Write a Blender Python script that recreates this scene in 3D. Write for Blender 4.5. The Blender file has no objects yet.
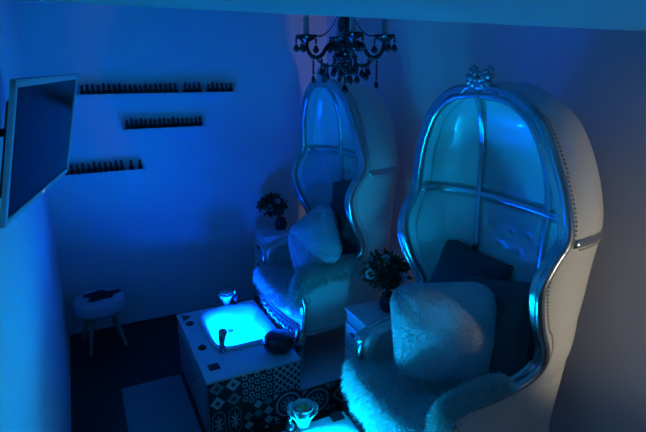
import bpy, bmesh, math, random
from mathutils import Vector, Matrix, noise
PI = math.pi
SC = bpy.context.scene
COL = SC.collection
rnd = random.Random(7)

# ------------------------------------------------------------------ materials
def nodes_of(name):
    m = bpy.data.materials.new(name); m.use_nodes = True
    nt = m.node_tree
    b = nt.nodes['Principled BSDF']
    return m, nt, b

def mat(name, col, rough=.5, metal=0., coat=0., spec=.5, var=0., vscale=8., bump=0., bscale=60., trans=0., sheen=0., ior=1.45):
    m, nt, b = nodes_of(name)
    b.inputs['Base Color'].default_value = (*col, 1)
    b.inputs['Roughness'].default_value = rough
    b.inputs['Metallic'].default_value = metal
    b.inputs['Coat Weight'].default_value = coat
    b.inputs['Specular IOR Level'].default_value = spec
    b.inputs['Transmission Weight'].default_value = trans
    b.inputs['Sheen Weight'].default_value = sheen
    b.inputs['IOR'].default_value = ior
    tc = nt.nodes.new('ShaderNodeTexCoord')
    if var:
        n = nt.nodes.new('ShaderNodeTexNoise'); n.inputs['Scale'].default_value = vscale
        n.inputs['Detail'].default_value = 5
        nt.links.new(tc.outputs['Object'], n.inputs['Vector'])
        mx = nt.nodes.new('ShaderNodeMix'); mx.data_type = 'RGBA'
        mx.inputs['A'].default_value = (*[c*(1-var) for c in col], 1)
        mx.inputs['B'].default_value = (*[min(1, c*(1+var)) for c in col], 1)
        nt.links.new(n.outputs['Fac'], mx.inputs['Factor'])
        nt.links.new(mx.outputs['Result'], b.inputs['Base Color'])
    if bump:
        n2 = nt.nodes.new('ShaderNodeTexNoise'); n2.inputs['Scale'].default_value = bscale
        n2.inputs['Detail'].default_value = 4
        nt.links.new(tc.outputs['Object'], n2.inputs['Vector'])
        bp = nt.nodes.new('ShaderNodeBump'); bp.inputs['Strength'].default_value = bump
        bp.inputs['Distance'].default_value = .01
        nt.links.new(n2.outputs['Fac'], bp.inputs['Height'])
        nt.links.new(bp.outputs['Normal'], b.inputs['Normal'])
    return m

def wood_floor():
    m, nt, b = nodes_of('dark_wood_floor')
    tc = nt.nodes.new('ShaderNodeTexCoord')
    mp = nt.nodes.new('ShaderNodeMapping'); mp.inputs['Rotation'].default_value = (0, 0, PI/2)
    br = nt.nodes.new('ShaderNodeTexBrick')
    br.inputs['Scale'].default_value = 1
    br.inputs['Brick Width'].default_value = 1.2; br.inputs['Row Height'].default_value = .14
    br.inputs['Mortar Size'].default_value = .003
    br.inputs['Color1'].default_value = (.050, .028, .020, 1); br.inputs['Color2'].default_value = (.036, .020, .015, 1)
    br.inputs['Mortar'].default_value = (.008, .006, .005, 1)
    nt.links.new(tc.outputs['Object'], mp.inputs['Vector']); nt.links.new(mp.outputs['Vector'], br.inputs['Vector'])
    nt.links.new(br.outputs['Color'], b.inputs['Base Color'])
    b.inputs['Roughness'].default_value = .55
    return m

def emit(name, col, strength, base=(.5, .5, .5)):
    m, nt, b = nodes_of(name)
    b.inputs['Base Color'].default_value = (*base, 1)
    b.inputs['Emission Color'].default_value = (*col, 1)
    b.inputs['Emission Strength'].default_value = strength
    b.inputs['Roughness'].default_value = .08
    return m

M = dict(
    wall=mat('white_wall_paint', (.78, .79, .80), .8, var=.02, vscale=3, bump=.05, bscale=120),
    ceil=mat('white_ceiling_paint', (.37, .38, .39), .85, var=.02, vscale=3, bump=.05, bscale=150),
    floor=wood_floor(),
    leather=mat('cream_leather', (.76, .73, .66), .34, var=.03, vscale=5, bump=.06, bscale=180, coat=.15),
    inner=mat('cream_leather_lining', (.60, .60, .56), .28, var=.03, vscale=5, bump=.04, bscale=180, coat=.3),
    silver=mat('silver_leaf', (.62, .62, .60), .24, metal=.92, var=.12, vscale=30, bump=.12, bscale=70),
    nail=mat('nailhead_metal', (.50, .44, .36), .3, metal=.7),
    button=mat('leather_button', (.55, .54, .50), .3),
    fur=mat('white_sheepskin', (.78, .77, .74), .9, var=.06, vscale=15, sheen=.2),
    ivory=mat('ivory_sheepskin', (.70, .66, .58), .9, var=.08, vscale=15, sheen=.2),
    furpil=mat('white_fur', (.62, .64, .65), .9, var=.05, vscale=20, sheen=.2),
    velvet=mat('dark_grey_velvet', (.06, .063, .072), .8, var=.12, vscale=12, bump=.1, bscale=90, sheen=.2),
    white=mat('white_lacquer', (.74, .75, .76), .35, coat=.2),
    basin=mat('white_acrylic', (.80, .82, .84), .18, coat=.5),
    drk=mat('black_plastic', (.015, .015, .017), .3),
    chrome=mat('dark_chrome', (.35, .36, .38), .12, metal=1.),
    tdark=mat('charcoal_tile', (.05, .053, .058), .45, var=.2, vscale=10),
    tlight=mat('pale_grey_tile', (.72, .74, .73), .45, var=.12, vscale=14),
    tmid=mat('mid_grey_tile', (.34, .37, .39), .45, var=.12, vscale=14),
    tred=mat('rust_tile', (.12, .04, .03), .5),
    cab=mat('cabinet_side', (.30, .32, .34), .45, var=.05),
    rug=mat('grey_rug', (.26, .27, .29), .95, var=.15, vscale=60, bump=.5, bscale=220),
    stool=mat('stool_fabric', (.55, .57, .60), .9, var=.06, vscale=40, bump=.2, bscale=200),
    beech=mat('pale_wood', (.34, .30, .25), .5, var=.12, vscale=20),
    black=mat('black_glass', (.008, .008, .010), .12, coat=.6),
    bsolid=mat('black_crystal', (.010, .010, .012), .08, coat=.8),
    candle=mat('frosted_sleeve', (.60, .64, .66), .35),
    polish=mat('dark_polish', (.020, .012, .016), .15, coat=.5),
    cap=mat('black_cap', (.012, .012, .013), .35),
    screen=mat('tv_screen', (.005, .005, .007), .14, spec=.12),
    bezel=mat('silver_bezel', (.52, .54, .55), .4, metal=.1),
    leaf=mat('leaf_green', (.035, .075, .030), .5, var=.4, vscale=25),
    stem=mat('stem_green', (.05, .09, .035), .6),
    petal=mat('white_petal', (.78, .78, .74), .6),
    petal2=mat('yellow_green_petal', (.62, .60, .20), .55),
    frost=mat('frosted_white_glass', (.74, .78, .80), .25, trans=.25),
    dglass=mat('dark_vase_glass', (.02, .022, .03), .07, coat=.6),
    pad=mat('dark_oxblood_vinyl', (.035, .012, .014), .22, coat=.4),
    cloth=mat('black_cloth', (.016, .016, .02), .9, bump=.4, bscale=120),
    water=emit('lit_blue_water', (0.0, .80, 1.0), 1.25, (.3, .6, .7)),
    led=emit('tiny_led', (.3, .5, 1.0), .5),
)

# ------------------------------------------------------------------ mesh builder
class MB:
    def __init__(s): s.v = []; s.f = []; s.m = []; s.cur = 0
    def add(s, vs, fs, mi=None):
        o = len(s.v); s.v.extend([tuple(p) for p in vs])
        for f in fs:
            s.f.append([o+i for i in f]); s.m.append(s.cur if mi is None else mi)
        return s
    def box(s, a, b, bev=0.):
        (x0, y0, z0), (x1, y1, z1) = a, b
        bm = bmesh.new(); bmesh.ops.create_cube(bm, size=1)
        for v in bm.verts:
            v.co = Vector((x0+(v.co.x+.5)*(x1-x0), y0+(v.co.y+.5)*(y1-y0), z0+(v.co.z+.5)*(z1-z0)))
        if bev: bmesh.ops.bevel(bm, geom=bm.edges[:], offset=bev, segments=3, profile=.5, affect='EDGES')
        return s.bm(bm)
    def bm(s, bm, mx=None):
        bm.verts.ensure_lookup_table(); bm.verts.index_update()
        vs = [(mx @ v.co if mx else v.co) for v in bm.verts]
        s.add(vs, [[v.index for v in f.verts] for f in bm.faces]); bm.free(); return s
    def grid(s, P, cu=False, cv=False):
        nu, nv = len(P), len(P[0]); vs = [p for r in P for p in r]; fs = []
        for i in range(nu if cu else nu-1):
            for j in range(nv if cv else nv-1):
                a = i*nv+j; b = i*nv+(j+1) % nv; c = ((i+1) % nu)*nv+(j+1) % nv; d = ((i+1) % nu)*nv+j
                fs.append((a, b, c, d))
        return s.add(vs, fs)
    def lathe(s, prof, c=(0, 0, 0), n=24, axis=None, scal=(1, 1)):
        P = []
        for r, z in prof:
            P.append([Vector((r*math.cos(2*PI*k/n)*scal[0], r*math.sin(2*PI*k/n)*scal[1], z)) for k in range(n)])
        q = Vector((0, 0, 1)).rotation_difference(Vector(axis)) if axis else None
        P = [[(q @ p if q else p)+Vector(c) for p in r] for r in P]
        o = len(s.v); s.grid(P, cv=True)
        s.f.append([o+k for k in range(n)][::-1]); s.m.append(s.cur)
        s.f.append([o+(len(P)-1)*n+k for k in range(n)]); s.m.append(s.cur)
        return s
    def tube(s, pts, r, n=10, prof=None, ref=None, closed=False, cap=True):
        pts = [Vector(p) for p in pts]; N = len(pts)
        rr = r if isinstance(r, (list, tuple)) else [r]*N
        T = []
        for i in range(N):
            a = pts[(i-1) % N] if (closed or i) else pts[i]; b = pts[(i+1) % N] if (closed or i < N-1) else pts[i]
            T.append((b-a).normalized())
        P = []; up = None
        for i in range(N):
            t = T[i]
            if ref: u = Vector(ref(pts[i]) if callable(ref) else ref)
            else:
                u = up if up else (Vector((0, 0, 1)) if abs(t.z) < .9 else Vector((1, 0, 0)))
            u = u - t*u.dot(t)
            u = u.normalized() if u.length > 1e-6 else t.orthogonal().normalized()
            up = u; w = t.cross(u)
            if prof: P.append([pts[i]+(u*a+w*b)*rr[i] for a, b in prof])
            else: P.append([pts[i]+(u*math.cos(2*PI*k/n)+w*math.sin(2*PI*k/n))*rr[i] for k in range(n)])
        m = len(P[0]); o = len(s.v); s.grid(P, cu=closed, cv=True)
        if cap and not closed:
            s.f.append([o+k for k in range(m)]); s.m.append(s.cur)
            s.f.append([o+(N-1)*m+k for k in range(m)][::-1]); s.m.append(s.cur)
        return s
    def ell(s, c, r, n=12, m=8, rot=None):
        bm = bmesh.new(); bmesh.ops.create_uvsphere(bm, u_segments=n, v_segments=m, radius=1)
        mx = Matrix.Translation(Vector(c)) @ (rot.to_4x4() if rot else Matrix()) @ Matrix.Diagonal((*r, 1))
        return s.bm(bm, mx)
    def ico(s, c, r, sub=1):
        bm = bmesh.new(); bmesh.ops.create_icosphere(bm, subdivisions=sub, radius=r)
        return s.bm(bm, Matrix.Translation(Vector(c)))
    def mesh(s, name, mats, sharp=35):
        me = bpy.data.meshes.new(name); me.from_pydata(s.v, [], s.f)
        for m in (mats if isinstance(mats, (list, tuple)) else [mats]): me.materials.append(m)
        for p, mi in zip(me.polygons, s.m): p.material_index = mi
        bm = bmesh.new(); bm.from_mesh(me); bmesh.ops.recalc_face_normals(bm, faces=bm.faces[:]); bm.to_mesh(me); bm.free()
        for p in me.polygons: p.use_smooth = True
        if sharp: me.set_sharp_from_angle(angle=math.radians(sharp))
        return me
    def obj(s, name, mats, parent=None, sharp=35, loc=None, label=None):
        o = bpy.data.objects.new(name, s.mesh(name, mats, sharp)); COL.objects.link(o)
        if parent: o.parent = parent
        if loc: o.location = loc
        if label: o['label'] = label
        return o

def thing(name, label, cat, loc=(0, 0, 0), group=None, rotz=0):
    o = bpy.data.objects.new(name, None); COL.objects.link(o); o.empty_display_size = .1
    o.location = loc; o.rotation_euler = (0, 0, rotz); return tag(o, label, cat, group)
def tag(o, label, cat, group=None):
    o['label'] = label; o['category'] = cat
    if group: o['group'] = group
    return o
def struct(name, mb, m, label):
    o = mb.obj(name, m); o['kind'] = 'structure'; o['label'] = label; o['category'] = name.split('_')[0]; return o
def dup(root, loc, label, rotz=None):
    def cp(o, par):
        c = o.copy(); COL.objects.link(c)
        if par: c.parent = par
        for ch in o.children: cp(ch, c)
        return c
    r = cp(root, None); r.location = loc; r['label'] = label
    if rotz is not None: r.rotation_euler = (0, 0, rotz)
    return r

def catmull(P, n):
    P = [Vector(p) for p in P]; out = []
    for i in range(len(P)-1):
        p0 = P[max(i-1, 0)]; p1 = P[i]; p2 = P[i+1]; p3 = P[min(i+2, len(P)-1)]
        for k in range(n):
            t = k/n
            out.append(.5*((2*p1)+(-p0+p2)*t+(2*p0-5*p1+4*p2-p3)*t*t+(-p0+3*p1-3*p2+p3)*t**3))
    out.append(P[-1]); return out
def lerp(a, b, t): return a+(b-a)*t
def piece(tab, x):
    if x <= tab[0][0]: return tab[0][1]
    for (a, va), (b, vb) in zip(tab, tab[1:]):
        if x <= b: return lerp(va, vb, (x-a)/(b-a))
    return tab[-1][1]

def fur(mb, n, length, width, rg, droop=.35, jit=.55, skip=None):
    """short tapered wool strands grown from the faces already in mb"""
    V = [Vector(v) for v in mb.v]; tris = []; acc = []; tot = 0
    for f in list(mb.f):
        for k in range(1, len(f)-1):
            a, b, c = V[f[0]], V[f[k]], V[f[k+1]]
            nn = (b-a).cross(c-a); ar = nn.length
            if ar < 1e-10: continue
            tot += ar; acc.append(tot); tris.append((a, b, c, nn/ar))
    cen = sum(V, Vector())/len(V)
    import bisect
    for _ in range(n):
        a, b, c, nn = tris[min(bisect.bisect(acc, rg.random()*tot), len(tris)-1)]
        u, w = rg.random(), rg.random()
        if u+w > 1: u, w = 1-u, 1-w
        p = a+(b-a)*u+(c-a)*w
        if skip and skip(p, nn): continue
        q = noise.noise_vector(p*14)
        d = (nn+Vector((rg.gauss(0, jit), rg.gauss(0, jit), rg.gauss(0, jit)))*.6+q*.5).normalized()
        L = length*rg.uniform(.6, 1.25)
        side = d.cross(Vector((rg.gauss(0, 1), rg.gauss(0, 1), rg.gauss(0, 1)))).normalized()*width
        m1 = p+d*L*.5-Vector((0, 0, L*droop*.2)); tip = p+d*L-Vector((0, 0, L*droop))
        mb.add([p-nn*.004-side, p-nn*.004+side, m1-side*.7, m1+side*.7, tip], [(0, 1, 3, 2), (2, 3, 4)])

# ------------------------------------------------------------------ room
XL, XR, YB, ZC, YF = -.234, 2.0, 4.036, 2.65, -1.5
struct('floor', MB().box((XL-.1, YF-.1, -.1), (XR+.1, YB+.1, 0)), M['floor'], 'dark wooden floor')
struct('wall_back', MB().box((XL-.1, YB, 0), (XR+.1, YB+.1, ZC)), M['wall'], 'white back wall with the three narrow shelves')
struct('wall_left', MB().box((XL-.1, YF, 0), (XL, YB, ZC)), M['wall'], 'white left wall behind the television')
struct('wall_right', MB().box((XR, YF, 0), (XR+.1, YB, ZC)), M['wall'], 'white right wall behind the throne chairs')
struct('wall_front', MB().box((XL-.1, YF-.1, 0), (XR+.1, YF, ZC)), M['wall'], 'white wall behind the camera')
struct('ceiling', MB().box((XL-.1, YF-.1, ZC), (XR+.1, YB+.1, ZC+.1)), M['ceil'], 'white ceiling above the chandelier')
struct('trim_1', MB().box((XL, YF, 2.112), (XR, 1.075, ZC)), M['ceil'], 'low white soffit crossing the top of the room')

# ------------------------------------------------------------------ television (tilted down, on an arm)
def frame_box(mb, w, h, bw, y0, y1, bev=.004):
    mb.box((-w/2, y0, h/2-bw), (w/2, y1, h/2), bev); mb.box((-w/2, y0, -h/2), (w/2, y1, -h/2+bw), bev)
    mb.box((-w/2, y0, -h/2), (-w/2+bw, y1, h/2), bev); mb.box((w/2-bw, y0, -h/2), (w/2, y1, h/2), bev)
    return mb
tvc = Vector((-.0874, 1.877, 1.787))
ax = Vector((.201, .979, .009)).normalized(); az = Vector((.215, -.053, .975)); az = (az-ax*az.dot(ax)).normalized(); ay = az.cross(ax)
tv = thing('television', 'flat television with a silver bezel tilted down on the left wall', 'television', tvc)
tv.rotation_euler = Matrix((ax, ay, az)).transposed().to_euler()
TW, TH = .76, .39
frame_box(MB(), TW, TH, .020, -.006, .008, .002).obj('bezel', M['bezel'], tv, label='silver bezel')
MB().box((-TW/2+.017, -.002, -TH/2+.017), (TW/2-.017, .007, TH/2-.017)).obj('screen', M['screen'], tv, label='dark glossy screen')
MB().box((-TW/2+.06, .007, -TH/2+.06), (TW/2-.06, .032, TH/2-.06), .008).obj('back_cover', M['drk'], tv)
MB().box((-.012, -.0075, -TH/2+.008), (.012, -.0055, -TH/2+.015)).obj('logo_plate', M['led'], tv, label='small bright maker plate on lower bezel')  # glint on the plate put in as a faint bluish glow
br = MB(); br.box((-.08, .031, -.08), (.08, .046, .08), .003)
mi = tv.rotation_euler.to_matrix().inverted()
wl = lambda x, y, z: mi @ (Vector((x, y, z))-tvc)
br.tube([(0, .05, 0), wl(-.19, 1.93, 1.80), wl(-.222, 1.93, 1.80)], .014, 10)
br.ell(wl(-.224, 1.93, 1.80), (.010, .010, .010), 12, 8)
br.obj('wall_bracket', M['drk'], tv)

# ------------------------------------------------------------------ shelves and nail polish bottles
SHELF = [('longest', .045, 1.175, 1.805), ('middle', .324, .919, 1.553), ('lowest', -.20, .445, 1.255)]
sh_lab = {'longest': 'long narrow white wall shelf, uppermost of the three', 'middle': 'short narrow white wall shelf in the middle, offset to the right',
          'lowest': 'narrow white wall shelf, lowest of the three, beside the television'}
SD = .10
for nm, x0, x1, z in SHELF:
    s = MB(); s.box((x0, YB-SD, z), (x1, YB, z+.012), .002)
    o = s.obj('wall_shelf', M['white']); tag(o, sh_lab[nm], 'shelf', 'narrow shelves on the back wall')
    MB().box((x0, YB-SD, z+.011), (x1, YB-SD+.006, z+.022), .001).obj('front_lip', M['white'], o)
bot = thing('nail_polish_bottle', '', 'bottle', (0, 0, 0))
MB().lathe([(.001, 0), (.0150, 0), (.0168, .003), (.0168, .030), (.013, .035), (.006, .037)], n=12).obj('glass_body', M['polish'], bot)
MB().lathe([(.0085, .035), (.0095, .038), (.0085, .072), (.007, .075), (.001, .075)], n=10).obj('cap', M['cap'], bot)
ONES = 'first second third fourth fifth sixth seventh eighth ninth tenth eleventh twelfth thirteenth fourteenth fifteenth sixteenth seventeenth eighteenth nineteenth twentieth'.split()
def ordinal(i):
    if i < 20: return ONES[i]
    if i == 29: return 'thirtieth'
    return ('twenty-' if i < 29 else 'thirty-')+ONES[(i-20) % 10]
layout = {}
layout['longest'] = [.075+.0355*k for k in range(31) if k not in (19, 24)]
layout['middle'] = [.345+.0335*k for k in range(17)]
layout['lowest'] = [-.17+.0375*k for k in range(13)]+[.345, .408]
where = {'longest': 'the longest, topmost shelf', 'middle': 'the short middle shelf', 'lowest': 'the lowest shelf'}
first = True
for nm, x0, x1, z in SHELF:
    xs = layout[nm]
    for i, x in enumerate(xs):
        lab = 'dark nail polish bottle, %s from the left on %s' % (ordinal(i), where[nm])
        if nm == 'lowest' and i >= len(xs)-2:
            lab = ['dark nail polish bottle standing apart near the right end of the lowest shelf', 'rightmost dark nail polish bottle on the lowest shelf'][i-len(xs)+2]
        p = (x, YB-.038+rnd.uniform(-.006, .006), z+.0122)
        if first: b = bot; b.location = p; b['label'] = lab; first = False
        else: b = dup(bot, p, lab, rnd.uniform(0, 6))
        k = rnd.uniform(.92, 1.12); b.scale = (1, 1, k)
        b['group'] = 'nail polish bottles on %s' % where[nm]

# ------------------------------------------------------------------ throne chair (opening faces -x; base centre at origin)
HALF = [(-.03, 0, 1.72), (-.03, .09, 1.717), (-.03, .18, 1.697), (-.025, .29, 1.618), (-.015, .365, 1.485), (0, .410, 1.36), (.006, .430, 1.25),
        (-.042, .424, 1.165), (-.072, .416, 1.09), (-.068, .410, 1.02), (-.03, .400, .91), (.028, .385, .80), (.03, .372, .71), (-.03, .36, .655),
        (-.14, .347, .622), (-.26, .335, .602), (-.33, .328, .585), (-.352, .33, .53), (-.335, .345, .42), (-.345, .36, .34), (-.365, .37, .25)]
RIM = catmull(HALF, 6); NR = len(RIM)
XB = [(.22, .29), (.6, .325), (.9, .35), (1.2, .365)]
def xback(z):
    if z <= 1.2: return piece(XB, z)
    k = min(1, (z-1.2)/.525); return -.03+.395*max(0, 1-k**2.8)**(1/2.8)
def sect(i, th, inner):
    """point of the shell: row i (along the half rim), th 0..pi round the back"""
    p = RIM[i]; x, y, z = p
    n = 2.5 if inner else 3.0
    xb = xback(z)
    top = max(0, min(1, (z-1.45)/.27))
    if inner:
        y = y*.93 if z > .7 else y-.055; z = z-.03*top
        xb = (min(xb-.02, .20+.02*min(1, max(0, (1.3-z)/.6))) if z < 1.2 else -.03+.235*max(0, 1-min(1, (RIM[i].z-1.2)/.52)**2.1)**.5) if z > .6 else piece([(.25, .12), (.6, .20)], z)
        xr = x+.012
        if xb < xr+.004: xb = xr+.004
    else:
        xr = x
        if xb < xr: xb = xr
    ym = max(y, piece([(.2, .345), (.6, .375), (.8, .39), (1.2, .43)], z)) - (.05 if inner and z < .9 else 0)
    if z > 1.0: ym = y
    ym = max(ym, y) if not inner else max(y, ym)
    s, c = math.sin(th), math.cos(th)
    x0 = max(xr, min(0.0, xb)) if not inner else max(xr, min(0.0, xb-.01))
    te = min(th, PI-th)
    X = x0+(xb-x0)*abs(s)**(2/n)+(xr-x0)*max(0, 1-te/.55)
    Y = math.copysign(abs(c)**(2/n), c)*(y+(ym-y)*min(1, 1.8*s))
    Z = z+(.035*top*s if not inner else .01*top*s)
    return Vector((X, Y, Z))
def sn(i, th, inner):
    e = .02; i0, i1 = max(0, i-1), min(NR-1, i+1)
    a = sect(i, min(PI, th+e), inner)-sect(i, max(0, th-e), inner); b = sect(i1, th, inner)-sect(i0, th, inner)
    n = a.cross(b)
    if n.length < 1e-9: return Vector((1, 0, 0))
    n.normalize()
    if n.dot(sect(i, th, inner)-Vector((0, 0, min(RIM[i].z, 1.3)))) < 0: n = -n
    return n
IJ = min(range(NR), key=lambda i: abs(RIM[i].z-1.25))
IS = min(range(NR), key=lambda i: abs(RIM[i].z-.40))
THA = math.radians(66); RIBS = [THA, PI-THA]
NT = 72
TUFT = []
for r in range(6):
    for c in range(3 if r % 2 == 0 else 2):
        TUFT.append(((c-(1 if r % 2 == 0 else .5))*.10, 1.12-r*.085))
def inner_pt(i, th):
    p = sect(i, th, True); z = p.z
    edges = [0]+RIBS+[PI]
    a = max(e for e in edges[:-1] if e <= th+1e-6); b = edges[edges.index(a)+1]
    u = (th-a)/(b-a); puff = max(0, math.sin(PI*u))**.5
    v = abs(z-1.25); puff *= min(1, v/.12)**.5*min(1, max(0, (1.70-z)/.15))
    d = .016*puff
    if RIBS[0] < th < RIBS[1] and z < 1.2:
        for ty, tz in TUFT:
            r2 = ((p.y-ty)**2+(z-tz)**2)
            d -= .013*math.exp(-r2/.00035)
    if d and p.z > .45: p = p-sn(i, th, True)*d
    return p
GRP = 'domed throne chairs along the right wall'
chair = thing('throne_chair', 'domed cream leather throne chair nearest the camera, fur pillow on its seat', 'chair', (1.45, 1.523, .2), GRP)
ths = [PI*k/NT for k in range(NT+1)]
sh = MB(); O = [[sect(i, t, False) for t in ths] for i in range(NR)]
sh.grid(O)
Iedge = [[sect(i, 0, True), sect(i, 0, False)] for i in range(NR)]; sh.grid(Iedge)
Iedge = [[sect(i, PI, True), sect(i, PI, False)] for i in range(NR)]; sh.grid(Iedge)
sh.obj('outer_shell', M['leather'], chair, 60)
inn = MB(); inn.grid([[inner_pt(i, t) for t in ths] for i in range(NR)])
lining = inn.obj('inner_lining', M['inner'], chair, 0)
for ty, tz in TUFT:
    i = min(range(NR), key=lambda q: abs(RIM[q].z-tz)); th = min((t for t in ths), key=lambda t: abs(sect(i, t, True).y-ty))
    pp = inner_pt(i, th)
    MB().ell((pp.x-.002, ty, tz), (.006, .011, .011), 8, 6).obj('tuft_button', M['button'], lining)
# carved silver rim, double moulding
PR = []
for k in range(20):
    a = 2*PI*k/20; c, s_ = math.cos(a), math.sin(a)
    PR.append((1.0*c, .78*s_*(1-.62*math.exp(-(c/.36)**2))))
full = [Vector((p.x, -p.y, p.z)) for p in RIM[:0:-1]]+list(RIM)
def refo(p):
    v = Vector((0, p.y, p.z-1.15)) if p.z > .75 else Vector((0, p.y, .25))
    return v
rimpath = [Vector((p.x-.008, p.y-math.copysign(.006, p.y), p.z-.004)) for p in full]
rr = [.030 if p.z > .6 else .027 for p in rimpath]
rim = MB().tube(rimpath, rr, prof=PR, ref=refo)
for sg in (-1, 1):   # volute at each arm end
    rim.ell((-.345, sg*.328, .565), (.036, .032, .034), 12, 8)
    for k in range(9):
        a = k*.7; q = .030*(1-k/12)
        rim.ico((-.362-.0, sg*.328+q*math.cos(a)*.8, .53+q*math.sin(a)), .010, 1)
rimo = rim.obj('carved_frame', M['silver'], chair, 0, label='silver carved frame')
# crown ornament
cr = MB()
def spray(c, R, n, ph, tilt):
    for k in range(n):
        a = ph+2*PI*k/n
        cr.ell((c[0]-.01, c[1]+R*math.cos(a), c[2]+R*math.sin(a)), (.020, .017, .013), 8, 6, Matrix.Rotation(a, 3, 'X'))
    cr.ico((c[0]-.02, c[1], c[2]), .015, 2)
for sg in (-1, 1):
    spray((-.04, sg*.032, 1.765), .022, 6, .3*sg, 0)
    pts = [(-.04, sg*.02, 1.735), (-.045, sg*.06, 1.732), (-.045, sg*.085, 1.722), (-.045, sg*.10, 1.705), (-.045, sg*.085, 1.697)]
    cr.tube(catmull(pts, 4), [.014-.0004*k for k in range(17)], 8)
    cr.tube(catmull([(-.04, sg*.008, 1.75), (-.045, sg*.03, 1.80), (-.045, sg*.055, 1.795), (-.045, sg*.05, 1.775)], 4), .010, 8)
cr.ell((-.04, 0, 1.745), (.026, .050, .030), 14, 8)
cr.obj('crown_ornament', M['silver'], chair, 50, label='carved silver crown ornament')
# inside ribs and crossbar
PRR = [(.9*math.cos(2*PI*k/14), .55*math.sin(2*PI*k/14)*(1-.35*math.exp(-(math.cos(2*PI*k/14)/.35)**2))) for k in range(14)]
rib_paths = []
for th in RIBS:
    idx = [i for i in range(1, IS)]
    path = [sect(i, th, True)-sn(i, th, True)*.010 for i in idx]; rib_paths.append((path, [sn(i, th, True) for i in idx]))
    nr = {tuple(p): n for p, n in zip(path, rib_paths[-1][1])}
    MB().tube(path, .017, prof=[(b, a) for a, b in PRR], ref=lambda p: nr[tuple(p)]).obj('rib', M['silver'], chair, 0, label='silver inside rib')
cpath = [sect(IJ, t, True)-sn(IJ, t, True)*.010 for t in ths[1:-1]]
jp = RIM[IJ]; cpath = [Vector((jp.x, jp.y-.015, cpath[0].z))]+cpath+[Vector((jp.x, -jp.y+.015, cpath[-1].z))]
MB().tube(cpath, .017, prof=PRR, ref=(0, 0, 1)).obj('crossbar', M['silver'], chair, 0, label='silver inside crossbar')
# outside belt
bi = min(range(NR), key=lambda i: abs(RIM[i].z-1.215))
bpath = [sect(bi, t, False)+sn(bi, t, False)*.002 for t in ths[1:-1]]
MB().tube(bpath, .016, prof=[(1.0*math.cos(2*PI*k/12), .4*math.sin(2*PI*k/12)) for k in range(12)], ref=(0, 0, 1)).obj('outer_belt', M['silver'], chair, 0, label='silver band round the outside')
# nailheads
def along(pts, step):
    out = []; acc = 0
    for a, b in zip(pts, pts[1:]):
        L = (b-a).length
        while acc <= L and L > 0:
            out.append(a.lerp(b, acc/L)); acc += step
        acc -= L
    return out
def studs(mb, pts, step=.0155, r=.0056):
    for p in along(pts, step): mb.ico(p, r, 1)
NL = 'nailhead trim along an outside seam'
for side in (0, 1):
    f = (lambda t: t) if side == 0 else (lambda t: PI-t)
    row = []
    for i in range(2, NR):
        t = 0; a = sect(i, f(0), False)
        while t < 1.2 and (sect(i, f(t), False)-a).length < .034: t += .01
        row.append(sect(i, f(t), False))
    nh = MB(); studs(nh, row); nh.obj('nailhead_trim', M['nail'], chair, 0, label=NL)
    nh = MB(); studs(nh, [sect(i, f(math.radians(68)), False) for i in range(8, NR)]); nh.obj('nailhead_trim', M['nail'], chair, 0, label=NL)
for dz in (-.022, .022):
    j = min(range(NR), key=lambda i: abs(RIM[i].z-1.215-dz)); nh = MB(); studs(nh, [sect(j, t, False) for t in ths[3:-3]])
    nh.obj('nailhead_trim', M['nail'], chair, 0, label=NL)
ni = MB()
for path, nrm in rib_paths:
    for sg in (-1, 1):
        studs(ni, [p+n*.006+Vector((0, sg*.024, 0)) for p, n in zip(path, nrm)], .016, .0052)
for dz in (-.025, .025): studs(ni, [p+Vector((0, 0, dz)) for p in cpath], .016, .0052)
for f in (lambda t: t, lambda t: PI-t):
    row = []
    for i in range(3, NR-10):
        t = 0; a = sect(i, f(0), True)
        while t < 1.2 and (sect(i, f(t), True)-a).length < .034: t += .01
        row.append(inner_pt(i, f(t)))
    studs(ni, row, .016, .0052)
ni.obj('inner_nailheads', M['nail'], chair, 0, label='nailhead trim along the inside seams')
# seat, rail, legs
def seat_out(v, ins=0.):   # v -1..1 : front edge in plan
    return Vector((-.365-.055*(1-v*v)+ins, v*(.365-ins*.5), 0))
st = MB(); P = []
for k, (ins, z) in enumerate([(.03, .24), (.012, .27), (0, .32), (.012, .372), (.05, .392), (.12, .40)]):
    row = [seat_out(-1+2*j/30, ins)+Vector((0, 0, z)) for j in range(31)]
    row += [Vector((.14-ins, lerp(.33, -.33, j/20)*(1-ins), z)) for j in range(21)]
    P.append(row)
st.grid(P, cv=True); o = len(st.v); m = len(P[0]); st.f.append([o-m+k for k in range(m)]); st.m.append(0)
st.obj('seat_cushion', M['leather'], chair, 40)
ra = MB(); P = []
for j in range(61):
    v = -1+2*j/60; b = seat_out(v); low = .185+.03*abs(math.sin(PI*v*1.5))-.022*math.exp(-(v/.14)**2)
    n = Vector((-1, .25*v, 0)).normalized()
    P.append([b+Vector((.03, 0, .30)), b+n*.014+Vector((0, 0, .302)), b+n*.022+Vector((0, 0, .290)), b+n*.012+Vector((0, 0, .272)), b+n*.016+Vector((0, 0, .245)),
              b+n*.010+Vector((0, 0, low+.02)), b+n*.018+Vector((0, 0, low+.008)), b+n*.006+Vector((0, 0, low)), b+Vector((.03, 0, low+.004))])
ra.grid(P)
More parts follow.
